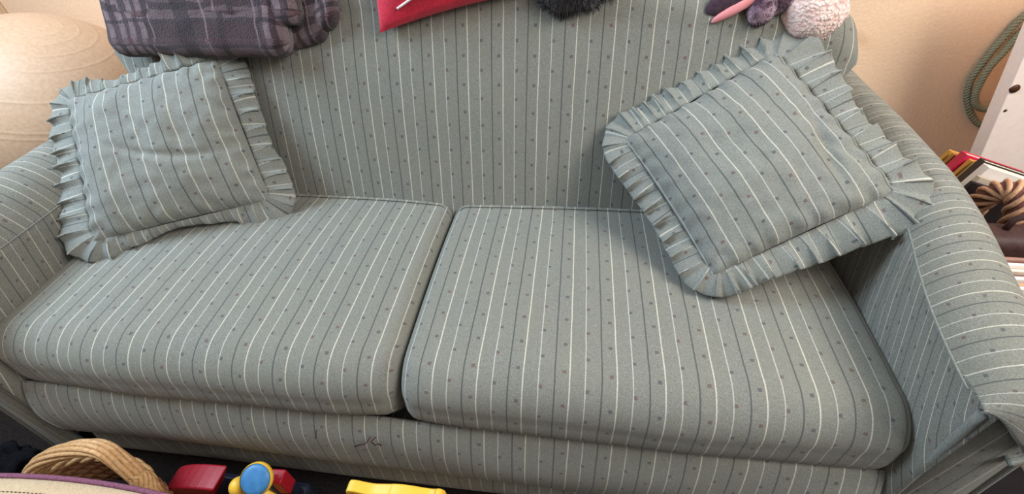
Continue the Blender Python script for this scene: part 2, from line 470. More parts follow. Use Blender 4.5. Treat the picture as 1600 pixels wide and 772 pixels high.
# ------------------------------------------------------------------ plaid blanket
def plaid():
    t = NT('plaid_fleece'); uv = t.coord('UV'); ob = t.coord('Object')
    sx = t.n.new('ShaderNodeSeparateXYZ'); t.l.new(uv, sx.inputs[0]); s, v = sx.outputs[0], sx.outputs[1]
    wob = t.M('MULTIPLY', t.M('SUBTRACT', t.noise(uv, 9, 2), .5), .035)
    a = t.M('FRACT', t.M('ADD', t.M('DIVIDE', t.M('ADD', s, wob), .40), 10.0)); b = t.M('FRACT', t.M('ADD', t.M('DIVIDE', t.M('ADD', v, wob), .26), 10.0))
    def ln(x, p, h): return t.M('LESS_THAN', t.M('ABSOLUTE', t.M('SUBTRACT', x, p)), h)
    fz = t.noise(ob, 260, 3, .7); mz = t.noise(ob, 60, 2)
    c = t.mix(t.ramp(fz, .3, .7), lin(44, 27, 33), lin(68, 47, 53))
    lav = lin(152, 130, 138); dk = lin(34, 18, 32); rd = lin(172, 96, 100)
    c = t.mix(t.M('MULTIPLY', ln(a, .32, .13), .55), c, lav)
    c = t.mix(t.M('MULTIPLY', ln(b, .30, .16), .30), c, lav)
    for x, ps in ((a, ((.20, .012), (.27, .02), (.34, .012), (.40, .016), (.47, .01), (.72, .05), (.95, .02))), (b, ((.15, .016), (.27, .03), (.40, .02), (.60, .07), (.76, .016), (.9, .04)))):
        for p, h in ps: c = t.mix(t.M('MULTIPLY', ln(x, p, h), .75), c, dk)
    for x, ps in ((a, ((.165, .008), (.49, .008), (.85, .010))),):
        for p, h in ps: c = t.mix(t.M('MULTIPLY', ln(x, p, h*.6), .5), c, lin(160, 136, 148))
    c = t.mix(t.M('MULTIPLY', ln(b, .67, .035), .55), c, rd)
    c = t.mix(t.M('MULTIPLY', t.M('MULTIPLY', ln(b, .67, .05), ln(a, .85, .012)), .9), c, lin(220, 70, 80))
    c = t.mix(t.M('MULTIPLY', t.M('MULTIPLY', ln(b, .67, .05), ln(a, .34, .02)), .9), c, lin(220, 70, 80))
    c = t.mix(t.M('MULTIPLY', t.ramp(mz, .4, .7), .25), c, dk)
    t.bump(fz, 1, .007); return t.done(c, .95, .05, .3)
PL = plaid()
bl = empty('folded_blanket', (-.6, .78, .50), 'folded dark plum plaid fleece blanket draped over the left end of the sofa back', 'blanket')
def slab(x0, x1, path, th, seed, slant=0, name='fold', uvo=(0, 0), wav=.006):
    """thick rounded fleece slab: path is a YZ centre line, th half thickness"""
    NX, NPp = 60, 60
    C = [interp(path, k/NPp) for k in range(NPp+1)]
    loop = []
    for k, (y, z) in enumerate(C):
        y2, z2 = C[min(k+1, NPp)]; y1, z1 = C[max(k-1, 0)]; ty, tz = y2-y1, z2-z1; l = math.hypot(ty, tz) or 1
        loop.append((y, z, -tz/l, ty/l))
    outer = [(y, z, ny, nz, 1) for y, z, ny, nz in loop]
    inner = [(y, z, ny, nz, -1) for y, z, ny, nz in loop[::-1]]
    ring = []
    def cap(k, sg):
        y, z, ny, nz = loop[k]; ty, tz = (nz, -ny)
        if k == 0: ty, tz = -ty, -tz
        out = []
        for m in range(1, 8):
            an = math.pi*m/8; c, s_ = math.cos(an)*sg, math.sin(an); out.append((y, z, ny*c+ty*s_, nz*c+tz*s_, 1))
        return out
    ring = outer+cap(NPp, 1)+inner+cap(0, -1)
    xs = []
    rr = th*1.0
    for k in range(9): xs.append((x0+rr*(1-math.cos(math.pi/2*k/8)), math.sin(math.pi/2*k/8)))
    for k in range(1, NX): xs.append((lerp(x0+rr, x1-rr, k/NX), 1))
    for k in range(9): xs.append((x1-rr+rr*math.sin(math.pi/2*k/8), math.cos(math.pi/2*k/8)))
    V = []; U = []; n = len(ring); acc = [0]
    for k in range(1, n): acc.append(acc[-1]+math.hypot(ring[k][0]-ring[k-1][0]+(ring[k][2]*ring[k][4]-ring[k-1][2]*ring[k-1][4])*th, ring[k][1]-ring[k-1][1]+(ring[k][3]*ring[k][4]-ring[k-1][3]*ring[k-1][4])*th))
    for x, e in xs:
        a = (x-x0)/(x1-x0)
        for k, (y, z, ny, nz, sg) in enumerate(ring):
            d = th*max(e, .03)*sg+wav*noise.noise(Vector((x*9+seed, y*9, z*9)))+wav*.5*noise.noise(Vector((x*22+seed, y*22, z*22)))
            V.append((x, y+ny*d, z+nz*d+slant*(a-.5))); U.append((x+uvo[0]+.10*(z), acc[k]+uvo[1]))
    F = []
    for i in range(len(xs)-1):
        for k in range(n):
            a = i*n+k; b = i*n+(k+1) % n; F.append((a, a+n, b+n, b))
    F.append(tuple(range(n))); F.append(tuple((len(xs)-1)*n+k for k in range(n))[::-1])
    return recalc(obj(name, V, F, PL, bl, U))
slab(-.835, -.365, [(.618, .388), (.640, .43), (.685, .515), (.77, .565), (.87, .55), (.96, .47)], .036, 1, 0, 'main_fold', (0.05, 0))
slab(-.815, -.325, [(.640, .445), (.665, .50), (.70, .565), (.78, .625), (.87, .61), (.95, .55)], .030, 4, 0, 'upper_fold', (.02, .11))
slab(-.405, -.285, [(.655, .385), (.665, .43), (.70, .515), (.78, .56), (.87, .545), (.95, .47)], .022, 9, .045, 'end_fold', (.07, .04), .010)
slab(-.335, -.245, [(.660, .425), (.68, .47), (.715, .53), (.78, .565), (.87, .55), (.95, .48)], .020, 13, .04, 'end_fold', (.02, .09), .010)

# ------------------------------------------------------------------ red pillow
def samp(front, N, p, q):
    x, y = p*N, q*N; i, j = int(x), int(y); u, v = x-i, y-j; g = lambda a, b: front[a*(N+1)+b]
    return (g(i, j)*(1-u)+g(i+1, j)*u)*(1-v)+(g(i, j+1)*(1-u)+g(i+1, j+1)*u)*v
def pad(name, A, B, C, D, puff, mat, parent, seed=0, wr=.008, N=40, pw=.5):
    A, B, C, D = map(Vector, (A, B, C, D)); cen = (A+B+C+D)/4
    nrm = ((B-A)+(C-D)).cross((D-A)+(C-B)).normalized()
    if nrm.dot(cam.location-cen) < 0: nrm = -nrm
    ms = []
    for sg in (1, -1):
        def f(p, q):
            a = 2*p-1; b = 2*q-1; e = max(0, (1-abs(a)**2.2)*(1-abs(b)**2.2))
            pa = a*(1-.07*(1-b*b)*abs(a)**2); pb = b*(1-.07*(1-a*a)*abs(b)**2)
            u, v = (pa+1)/2, (pb+1)/2
            P = (A*(1-u)+B*u)*(1-v)+(D*(1-u)+C*u)*v
            return P+nrm*sg*(e**pw*puff+wr*noise.noise(Vector((a*3+seed, b*3, sg)))*e**.4), (a*.2, b*.2)
        ms.append(grid(N, N, f))
    front = ms[0][0]; V, F, U = merge(*ms); return recalc(obj(name, V, F, mat, parent, U)), nrm, (lambda p, q: samp(front, N, p, q))
rpil = empty('red_pillow', (0, .78, .56), 'bright red pillow with a white cord, slung over the middle of the sofa back', 'pillow')
RED = plain('red_velour', (200, 28, 58), .75, .2, 180, 12, .4, .002, .3)
_, rn, rs = pad('pillow_body', (-.190, .72, .61), (.20, .76, .65), (.195, .668, .480), (-.150, .640, .402), .052, RED, rpil, 3, .012)
V, F, U = tube([rs(.17+.028*k, .87-.010*k)+rn*.0025 for k in range(8)], .0026, 8)
WH = plain('white_cord', (235, 225, 225), .8); obj('cord', V, F, WH, rpil, U, label='short white cord on the red cloth')

# ------------------------------------------------------------------ furry things
def blob(c, r, seed, amp=.12, M=None, seg=40, rings=24, fr=3.0):
    V = []; F = []
    for i in range(rings+1):
        ph = math.pi*i/rings
        for k in range(seg):
            a = 2*math.pi*k/seg; d = Vector((math.sin(ph)*math.cos(a), math.sin(ph)*math.sin(a), math.cos(ph)))
            s = 1+amp*noise.noise(d*fr*.6+Vector((seed, 0, 0)))+amp*.4*noise.noise(d*fr*2+Vector((seed, 2, 0)))
            p = Vector((d.x*r[0], d.y*r[1], d.z*r[2]))*s
            if M is not None: p = M @ p
            V.append(p+Vector(c))
    for i in range(rings):
        for k in range(seg): F.append((i*seg+k, (i+1)*seg+k, (i+1)*seg+(k+1) % seg, i*seg+(k+1) % seg))
    return V, F, [(v.x, v.z) for v in V]
def fur(bl_, c, n, length, wid, droop=.3, seed=0):
    """short tapered hairs over a blob mesh"""
    rnd = random.Random(seed); V0, F0, _ = bl_; C0 = Vector(c); V = []; F = []
    for _ in range(n):
        f = rnd.choice(F0); u, w_ = rnd.random(), rnd.random()
        a, b, cc, d = (Vector(V0[i]) for i in f); p = (a*(1-u)+b*u)*(1-w_)+(d*(1-u)+cc*u)*w_
        nn = (p-C0).normalized(); dr = (nn+Vector((rnd.uniform(-.5, .5), rnd.uniform(-.5, .5), rnd.uniform(-.5, .5)-droop))).normalized()
        sd = dr.cross(Vector((rnd.random(), rnd.random(), rnd.random()))).normalized()*wid; s2 = dr.cross(sd).normalized()*wid
        L = length*rnd.uniform(.6, 1.2); o = len(V); p = p-nn*.002
        V += [p+sd, p-sd*.5+s2*.86, p-sd*.5-s2*.86, p+dr*L*.6+sd*.3+Vector((0, 0, -.1*L)), p+dr*L+Vector((0, 0, -.3*L))]
        F += [(o, o+1, o+3), (o+1, o+2, o+3), (o+2, o, o+3), (o, o+3, o+4), (o+1, o+4, o+3), (o+2, o+3, o+4)]
    return V, F, [(0, 0)]*len(V)
BLK = plain('black_fur', (34, 28, 36), .7, .4, 200, 8, .5, .003, .3)
bp = empty('plush_toy', (.29, .70, .47), 'black furry plush toy slumped over the sofa back beside the red pillow', 'plush toy')
b1 = blob((.285, .705, .487), (.075, .062, .070), 4, .2); b2 = blob((.358, .715, .498), (.045, .05, .055), 8, .2)
V, F, U = merge(b1, b2, fur(b1, (.285, .705, .487), 4200, .014, .0009, .4, 1), fur(b2, (.358, .715, .498), 2200, .013, .0009, .4, 2))
obj('plush_body', V, F, BLK, bp, U)

# mottled plush animal with pink fleece
an = empty('plush_toy', (.74, .72, .45), 'mottled purple plush animal with pink fleece paw on the right end of the sofa back', 'plush toy')
t = NT('mottled_purple_plush'); ob = t.coord('Object'); n1 = t.noise(ob, 14, 3); n2 = t.noise(ob, 150, 3, .7)
c = t.mix(t.ramp(n1, .46, .54), lin(88, 60, 78), lin(186, 154, 172)); c = t.mix(t.M('MULTIPLY', t.ramp(n2, .4, .7), .4), c, lin(50, 34, 46))
t.bump(n2, 1, .006); MOT = t.done(c, .95, .1, .3)
t = NT('pink_sherpa'); ob = t.coord('Object'); vo = t.n.new('ShaderNodeTexVoronoi'); vo.inputs['Scale'].default_value = 150; t.l.new(ob, vo.inputs['Vector'])
n2 = t.noise(ob, 190, 3, .7); c = t.mix(t.ramp(vo.outputs['Distance'], .15, .75), lin(255, 236, 228), lin(236, 196, 188)); t.bump(t.M('SUBTRACT', n2, vo.outputs['Distance']), .8, .004)
SHE = t.done(c, .95, .05, .3)
DRK = plain('dark_plum_fleece', (70, 50, 64), .9, .1, 120, 12, .6, .004, .3); PNK = plain('pink_satin', (222, 142, 146), .5, .4, 40, 6)
Mr = Matrix.Rotation(R_(-35), 3, 'Y')
b1 = blob((.715, .715, .478), (.085, .06, .062), 3, .12)
V, F, U = merge(b1, fur(b1, (.715, .715, .478), 2500, .006, .0012, .2, 3)); obj('plush_body', V, F, MOT, an, U)
b1 = blob((.682, .668, .448), (.030, .026, .036), 13, .12)
V, F, U = merge(b1, fur(b1, (.682, .668, .448), 900, .006, .0012, .2, 4)); obj('foot', V, F, MOT, an, U)
b2 = blob((.792, .680, .440), (.062, .050, .070), 12, .08, Matrix.Rotation(R_(-28), 3, 'Y'), fr=5)
V, F, U = merge(b2, fur(b2, (.792, .68, .440), 1200, .004, .0019, .1, 6)); obj('paw', V, F, SHE, an, U, label='pale pink curly fleece paw')
e1 = blob((.628, .672, .468), (.062, .014, .026), 5, .08, Matrix.Rotation(R_(-30), 3, 'Y')); obj('ear', *e1[:2], DRK, an, e1[2])
e2 = blob((.640, .663, .452), (.062, .009, .011), 6, .05, Matrix.Rotation(R_(-32), 3, 'Y')); obj('ear_lining', *e2[:2], PNK, an, e2[2], label='pink satin ear lining')

# ------------------------------------------------------------------ exercise ball
BR = .42; BC = Vector((-1.80, 1.11, FL+BR))
t = NT('beige_vinyl_ball'); ob = t.coord('Object'); sx = t.n.new('ShaderNodeSeparateXYZ'); t.l.new(ob, sx.inputs[0])
n1 = t.noise(ob, 90, 3); t.bump(n1, .2, .002); BALL = t.done(t.mix(t.ramp(n1, .3, .7), lin(190, 156, 128), lin(202, 170, 142)), .5, .35)
prof = []
NR = 420
for k in range(NR+1):
    ph = math.pi*k/NR; r = BR
    for q, wd in ((7, .45), (12, .45), (18, .45), (25, .45), (33, .45), (48, .5), (62, .5), (65, .5)):
        r += .0009*math.exp(-((math.degrees(ph)-q)/wd)**2)
    prof.append((r*math.sin(ph), r*math.cos(ph)))
ax = Vector((.30, -.02, .95)).normalized(); Mb = ax.to_track_quat('Z', 'Y').to_matrix()
V, F, U = lathe(prof, BC, 96, Mb)
V = [(v[0], v[1], max(v[2], FL+.0005)) for v in V]
tag(recalc(obj('exercise_ball', V, F, BALL, None, U)), 'large beige exercise ball with concentric ridges beyond the left armrest', 'exercise ball')

# ------------------------------------------------------------------ right side: rope, peg, board
t = NT('rope_twist'); uv = t.coord('UV'); ROPE = plain('grey_green_rope', (138, 136, 112), .9, .1, 200, 14)
def rope(path, r, parent, name='strand'):
    """three twisted strands"""
    n = 260; C = [Vector(interp(path, k/n)) for k in range(n+1)]; ms = []
    for s in range(3):
        P = []
        for k, p in enumerate(C):
            tn = (C[min(k+1, n)]-C[max(k-1, 0)]).normalized(); u = tn.cross(Vector((0, 1, 0))).normalized(); w_ = tn.cross(u)
            L = sum(0 for _ in ()); an = 2*math.pi*(s/3)+k*.46
            P.append(p+(u*math.cos(an)+w_*math.sin(an))*r*.55)
        ms.append(tube(P, r*.55, 7))
    V, F, U = merge(*ms); return obj(name, V, F, ROPE, parent, U)
ro = empty('hanging_rope', (1.90, 1.535, .1), 'looped grey green twisted rope hanging on the tan wall above the books', 'rope')
Y = 1.535
rope([(2.03, Y, .36), (1.955, Y, .285), (1.894, Y, .21), (1.875, Y, .13), (1.862, Y, .053), (1.863, Y, -.033), (1.905, Y, -.115), (1.981, Y, -.193), (2.066, Y-.01, -.225)], .0115, ro, 'rope_loop')
rope([(2.05, Y-.004, .335), (1.975, Y-.004, .245), (1.915, Y-.01, .167), (1.893, Y-.02, .095), (1.876, Y-.024, .036), (1.881, Y-.026, -.038), (1.905, Y-.026, -.097), (1.954, Y-.024, -.128), (2.03, Y-.02, -.127), (2.10, Y-.02, -.11)], .0115, ro, 'rope_loop')
V, F, U = merge(tube([(2.12, 1.56, .46), (2.12, 1.50, .46), (2.12, 1.49, .48)], .006, 8)); obj('hook', V, F, plain('dark_metal', (40, 36, 34), .4, .5), ro, U)
rope([(2.03, Y, .36), (2.07, 1.525, .41), (2.12, 1.51, .452), (2.13, 1.515, .42), (2.05, Y-.004, .335)], .0115, ro, 'rope_loop')
pg = empty('wall_peg', (1.339, 1.55, .155), 'small dark brown peg on the wall just past the sofa back', 'peg')
BRN = plain('dark_brown_wood', (74, 44, 26), .5, .3)
V, F, U = box((1.339, 1.535, .155), (.022, .045, .028), .003); obj('peg', V, F, BRN, pg, U, smooth=False)
V, F, U = lathe([(0, .006), (.014, .006), (.016, 0), (.016, -.004)], (1.339, 1.549, .155), 16, Matrix.Rotation(R_(90), 3, 'X')); obj('back_plate', V, F, BRN, pg, U)

bd = empty('leaning_board', (2.0, 1.2, FL), 'thick white painted board leaning by the wall at the right edge', 'board')
WHT = plain('white_paint', (248, 228, 218), .6, .3, 60, 4, .2, .001)
Mt = Matrix.Rotation(R_(-14.5), 3, 'Y')
# left edge passes (1.71,.156) and (1.80,-.185)
cx, cz = 1.755+.30*math.cos(R_(14.5)), -.015+.30*math.sin(R_(14.5))*0
V, F, U = box((2.052, 1.235, .02), (.60, .055, 1.02), .003, Mt.inverted() if False else Matrix.Rotation(R_(-14.5), 3, 'Y'))
obj('board_panel', V, F, WHT, bd, U, smooth=False)
V, F, U = lathe([(0, .004), (.012, .004), (.014, .0), (.014, -.003)], (1.742, 1.207, .075), 20, Matrix.Rotation(R_(90), 3, 'X')); obj('finger_hole', V, F, BRN, bd, U, label='dark round hole')
V, F, U = lathe([(0, .002), (.004, .002), (.005, .0), (.005, -.002)], (1.762, 1.207, .000), 12, Matrix.Rotation(R_(90), 3, 'X')); obj('screw', V, F, BRN, bd, U)

# ------------------------------------------------------------------ books and wicker basket beside the arm
HC = Vector((1.42, .76, 0))
def wood_strand_tube(pts, r, seg=8): return tube(pts, r, seg)
WICK = plain('tan_wicker', (196, 150, 116), .6, .3, 120, 18, .5, .002)
WICK2 = plain('brown_wicker', (104, 64, 56), .6, .3, 120, 18, .5, .002)
hb = empty('wicker_basket', (1.50, .78, FL), 'tall wicker basket with a braided handle holding books beyond the right armrest', 'basket')
def basket_wall(c, rx, ry, z0, z1, rows, r, nst, mat, parent, name, flare=.12):
    ms = []; n = 96
    for k in range(rows):
        z = lerp(z0, z1, k/(rows-1)); fl = 1-flare*(1-k/(rows-1)); P = []
        for i in range(n):
            a = 2*math.pi*i/n; wv = (1 if k % 2 else -1)*r*.6*math.sin(a*nst)
            P.append((c[0]+(rx*fl+wv)*math.cos(a), c[1]+(ry*fl+wv)*math.sin(a), z))
        ms.append(tube(P, r, 6, closed=True))
    V, F, U = merge(*ms); return obj(name, V, F, mat, parent, U)
basket_wall((1.50, .79), .215, .22, FL+.008, -.17, 34, .0075, 24, WICK2, hb, 'basket_wall', .15)
V, F, U = lathe([(0, 0), (.145, 0), (.145, .012), (0, .012)], (1.50, .79, FL+.002), 40); obj('basket_base', V, F, WICK2, hb, U)
# braided handle on the near side: loops of cane wrapped round a core
core = [(1.395, .640, -.17), (1.375, .655, -.10), (1.365, .665, -.03), (1.37, .650, .030), (1.38, .618, .055), (1.385, .592, .035), (1.40, .578, -.03), (1.44, .575, -.10), (1.47, .585, -.17)]
n = 60; C = [Vector(interp(core, k/n)) for k in range(n+1)]
V, F, U = tube(C, .020, 12); obj('handle_core', V, F, WICK2, hb, U)
ms = []
for s in range(5):
    P = []
    for k in range(241):
        p = Vector(interp(core, k/240)); q = Vector(interp(core, min(1, k/240+.01))); tn = (q-p).normalized() if (q-p).length > 0 else tn
        u = tn.cross(Vector((1, 0, 0))).normalized(); w_ = tn.cross(u); an_ = s*2*math.pi/5+k*.085
        P.append(p+(u*math.cos(an_)+w_*math.sin(an_))*.023)
    ms.append(tube(P, .0055, 8))
V, F, U = merge(*ms); obj('handle_wrap', V, F, WICK, hb, U, label='pale tan cane wound in loops')
bk = [(.012, (214, 160, 70), 'thin ochre yellow book, the rearmost in the wicker basket', 1.40, .880, .020), (.012, (170, 120, 60), 'thin tan brown book in front of the rearmost ochre one', 1.40, .862, .018),
      (.024, (214, 44, 84), 'bright raspberry pink book in the wicker basket', 1.405, .838, .036), (.012, (216, 158, 74), 'thin orange yellow book just in front of the pink one', 1.41, .814, .028),
      (.013, (228, 190, 124), 'pale yellow book between the orange one and the dark one', 1.415, .798, .032), (.022, (60, 48, 44), 'thick dark brown covered book in the wicker basket', 1.405, .776, .050),
      (.024, (236, 228, 222), 'white glossy book beside the dark covered one', 1.40, .750, .048), (.012, (190, 176, 160), 'grey beige book next to the white glossy one', 1.38, .728, .028),
      (.012, (34, 28, 30), 'slim black book nearest the braided basket handle', 1.36, .712, .020)]
for th, col, lb, tx, ty_, tz in bk:
    hh = .34; tl = 17; Rt = Matrix.Rotation(R_(tl), 3, 'Y')
    c = Vector((tx, ty_, tz))+Rt @ Vector((.10, 0, -hh/2))
    o = empty('book', c, lb, 'book')
    cm = plain('book_cover', col, .5, .4, 30, 5, .05); pm = plain('book_pages', (226, 214, 190), .9, .1, 300, 10)
    V, F, U = merge(*[box(c+Rt @ Vector((0, sg*(th/2-.001), 0)), (.20, .002, hh), .0004, Rt, 1) for sg in (-1, 1)]); obj('cover', V, F, cm, o, U, smooth=False)
    V, F, U = box(c+Rt @ Vector((-.099, 0, 0)), (.003, th, hh), .0008, Rt, 1); obj('spine', V, F, cm, o, U, smooth=False)
    V, F, U = box(c+Rt @ Vector((.002, 0, 0)), (.192, th-.004, hh-.006), .0, Rt, 1); obj('pages', V, F, pm, o, U, smooth=False)

# dark bag, papers, white box right of the arm
bag = empty('leather_bag', (1.42, .50, FL), 'dark brown leather bag standing between the right armrest and the basket', 'bag')
LEA = plain('dark_brown_leather', (62, 38, 36), .6, .35, 90, 8, .3, .002)
def rbox(c, s, r, mat, name, parent, amp=.004, rot=None, kind=None):
    V, F, U = box((0, 0, 0), s, r, None, 4)
    R = rot if rot is not None else Matrix.Identity(3)
    V = [Vector(c)+R @ (Vector(v)+Vector((noise.noise(Vector(v)*12), noise.noise(Vector(v)*12+Vector((5, 0, 0))), 0))*amp) for v in V]
    return obj(name, V, F, mat, parent, U)
rbox((1.36, .495, -.245), (.26, .085, .545), .025, LEA, 'bag_body', bag, .01)
V, F, U = tube([(1.30, .50, .01), (1.30, .50, .055), (1.34, .50, .075), (1.40, .50, .075), (1.44, .50, .055), (1.44, .50, .01)], .007, 8); obj('bag_handle', V, F, LEA, bag, U)
mb = empty('magazine_file', (1.33, .39, FL), 'white box packed with magazines beside the right armrest', 'file box')
PLW = plain('white_plastic', (226, 214, 212), .4, .4, 20, 3, .02)
ms = [box((1.34, .318, -.27), (.26, .008, .49), .003), box((1.34, .438, -.27), (.26, .008, .49), .003), box((1.212, .378, -.27), (.008, .12, .49), .003), box((1.468, .378, -.27), (.008, .12, .49), .003), box((1.34, .378, FL+.006), (.26, .11, .01), .002)]
V, F, U = merge(*ms); obj('file_body', V, F, PLW, mb, U, smooth=False)
mc = [(236, 226, 220), (190, 150, 120), (240, 236, 232), (120, 90, 80), (232, 214, 196), (206, 190, 180), (244, 240, 236), (160, 120, 110)]
for k in range(8):
    g = tag(obj('magazine', *box((1.34, .333+k*.0128, -.250+random.uniform(0, .012)), (.235, .009, .50), .0006)[:2], plain('magazine_cover', mc[k], .4, .4, 60, 12), None, None, smooth=False),
            'magazine packed upright in the white file box beside the right armrest', 'magazine', 'magazines in the white file box')
# grey tote with pale rim at the foot of the arm
tb = empty('storage_bin', (1.36, .03, FL), 'grey storage bin with a pale pink rim on the floor beside the right armrest front', 'storage bin')
GRY = plain('grey_lavender_plastic', (112, 104, 114), .6, .3, 40, 5, .1); RIM = plain('pale_pink_rim', (232, 206, 202), .5, .4, 40, 3, .05)
def bin_wall(c, sx_, sy_, z0, z1, tp, mat, parent, th=.006):
    V = []; F = []
    for z, k in ((z0, tp), (z1, 1.0)):
        for a, b in ((-1, -1), (1, -1), (1, 1), (-1, 1)): V.append((c[0]+a*sx_*k, c[1]+b*sy_*k, z))
    F = [(k, (k+1) % 4, 4+(k+1) % 4, 4+k) for k in range(4)]+[(3, 2, 1, 0)]
    o = obj('bin_body', V, F, mat, parent, [(0, 0)]*8, smooth=False, solid=th); return o
bin_wall((1.36, .03), .15, .135, FL+.002, -.205, .88, GRY, tb)
rp_ = [(1.36+a*.152, .03+b*.137, -.205) for a, b in ((-1, -1), (1, -1), (1, 1), (-1, 1))]
P = []
for k in range(4):
    a = Vector(rp_[k]); b = Vector(rp_[(k+1) % 4]); P += [a.lerp(b, .04), a.lerp(b, .5), a.lerp(b, .96)]
V, F, U = tube(P, .010, 10, closed=True); obj('rim', V, F, RIM, tb, U)

# ------------------------------------------------------------------ foreground: willow basket with beads
wb = empty('willow_basket', (-.68, -.19, FL), 'tan willow basket with a thick wrapped hoop handle in front of the sofa', 'basket')
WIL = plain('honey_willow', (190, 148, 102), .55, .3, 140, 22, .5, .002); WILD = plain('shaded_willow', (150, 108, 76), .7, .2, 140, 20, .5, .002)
bc = (-.68, -.192); 
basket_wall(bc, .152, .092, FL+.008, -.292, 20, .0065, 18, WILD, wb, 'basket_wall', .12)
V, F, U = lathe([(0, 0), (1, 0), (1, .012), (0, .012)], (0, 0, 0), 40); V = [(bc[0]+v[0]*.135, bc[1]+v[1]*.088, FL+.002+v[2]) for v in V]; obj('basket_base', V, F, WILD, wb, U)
ms = []
for s in range(3):
    P = []
    for k in range(120):
        a = 2*math.pi*k/120; an_ = s*2*math.pi/3+a*9; P.append((bc[0]+(.157+.006*math.cos(an_))*math.cos(a), bc[1]+(.094+.006*math.cos(an_))*math.sin(a), -.288+.006*math.sin(an_)))
    ms.append(tube(P, .0055, 7, closed=True))
V, F, U = merge(*ms); obj('rim', V, F, WIL, wb, U)
hp = [(-.826, -.180, -.33), (-.822, -.168, -.285), (-.775, -.142, -.232), (-.69, -.126, -.190), (-.610, -.122, -.172), (-.572, -.132, -.200), (-.535, -.152, -.262), (-.530, -.168, -.32)]
V, F, U = tube([Vector(interp(hp, k/60)) for k in range(61)], .0125, 12); obj('handle_core', V, F, WILD, wb, U)
ms = []
for s in range(9):
    P = []
    for k in range(121):
        p = Vector(interp(hp, k/120)); q = Vector(interp(hp, min(1, k/120+.008))); tn = (q-p).normalized() if (q-p).length > 1e-6 else tn
        u = tn.cross(Vector((0, 1, .2))).normalized(); w_ = tn.cross(u); an_ = s*2*math.pi/9+k*.030+(.9*math.sin(k*.25) if k > 95 else 0)
        P.append(p+(u*math.cos(an_)+w_*math.sin(an_))*.013)
    ms.append(tube(P, .0052, 7))
V, F, U = merge(*ms); obj('handle_wrap', V, F, WIL, wb, U, label='honey coloured willow strips wound along the handle')
GLB = NT('brown_glass_bead'); GLB = GLB.done(lin(70, 34, 38), .12, .6)
GLC = NT('grey_glass_bead'); GLC = GLC.done(lin(170, 170, 160), .15, .6)
WDB = plain('wood_bead', (150, 104, 76), .5, .3)
bead_n = 0
rnd = random.Random(3)
def bead(c, r, mat, lb, grp):
    V, F, U = lathe([(r*math.sin(math.pi*k/12)+(.0 if 0 < k < 12 else .0), r*math.cos(math.pi*k/12)) for k in range(13)], c, 16)
    return tag(obj('bead', V, F, mat, None, U), lb, 'bead', grp)
for k in range(24):
    a = rnd.random()*6.28; q = math.sqrt(rnd.random())*.86; x = bc[0]+q*.110*math.cos(a); y = bc[1]+q*.056*math.sin(a)
    m, lb = ((GLB, 'shiny dark brown glass bead in the willow basket'), (WDB, 'matte tan wooden bead in the willow basket'), (GLC, 'pale grey glass bead in the willow basket'))[k % 3]
    bead((x, y, -.345+rnd.random()*.012), .011, m, lb, lb.replace(' in the willow basket', 's in the willow basket').replace('shiny ', ''))
V, F, U = lathe([(0, 0), (1, 0), (1, .15), (0, .15)], (0, 0, 0), 40); V = [(bc[0]+v[0]*.125, bc[1]+v[1]*.070, FL+.016+v[2]) for v in V]
o = tag(obj('basket_filling', V, F, plain('dark_cloth', (60, 44, 48), .9), None, U), 'dark crumpled cloth under the beads in the willow basket', 'cloth')

# ------------------------------------------------------------------ footstool with cream cloth top, unseen bulk added to block light
fs = empty('ottoman', (-.78, -.50, FL), 'cream stitched cloth ottoman with purple piping at the lower left, unseen box added to block light', 'ottoman')
t = NT('cream_stitched_cloth'); ob = t.coord('Object'); sx = t.n.new('ShaderNodeSeparateXYZ'); t.l.new(ob, sx.inputs[0])
n1 = t.noise(ob, 300, 3, .6); c = t.mix(t.ramp(n1, .3, .7), lin(178, 154, 124), lin(198, 176, 146)); t.bump(n1, .4, .002); CREAM = t.done(c, .95, .05, .1)
PUR = plain('purple_binding', (120, 76, 96), .9, .1, 300, 16, .4, .002); STI = plain('brown_stitch', (96, 72, 56), .9)
def fcurve(x): return -.199-.010*min(2.2, ((x+.50)/.2)**2)
def fpad(a, b):
    x = lerp(-1.32, -.24, a); yb = fcurve(x); y = lerp(yb, -.80, b); z = -.105+.010*math.sin(math.pi*b)-.012*min(1, ((x+.55)/.3)**2)  # pad lengthened out of view to keep light off the left sofa base
    return (x, y, z), (x, y)
V, F, U = grid(76, 20, fpad)
n0 = len(V); V2 = [(v[0], v[1], v[2]-.075) for v in V]; 
F2 = [tuple(i+n0 for i in f[::-1]) for f in F]
rim_ = [i*21 for i in range(77)]+[76*21+j for j in range(1, 21)]+[i*21+20 for i in range(75, -1, -1)]+[j for j in range(19, 0, -1)]
SF = [(rim_[k], rim_[(k+1) % len(rim_)], rim_[(k+1) % len(rim_)]+n0, rim_[k]+n0) for k in range(len(rim_))]
recalc(obj('pad', V+V2, F+F2+SF, CREAM, fs, U+U))
P = [Vector(V[i])+Vector((0, 0, .001)) for i in rim_]
v_, f_, u_ = tube(P[::1], .0045, 8, closed=True); obj('piping', v_, f_, PUR, fs, u_, label='purple piping along the pad edge')
ms = []
for k in range(60):
    x = lerp(-.78, -.30, k/60); a = (x+1.32)/1.08; p = Vector(fpad(a, .045)[0]); q = Vector(fpad(a+.0036, .045)[0]); ms.append(tube([p+Vector((0, 0, .0008)), q+Vector((0, 0, .0008))], .0008, 5))
v_, f_, u_ = merge(*ms); obj('stitching', v_, f_, STI, fs, u_)
v_, f_, u_ = box((-.78, -.515, -.345), (1.04, .54, .325), .02); obj('light_block_body', v_, f_, CREAM, fs, u_)  # unseen closed body, added to block light from the left sofa base
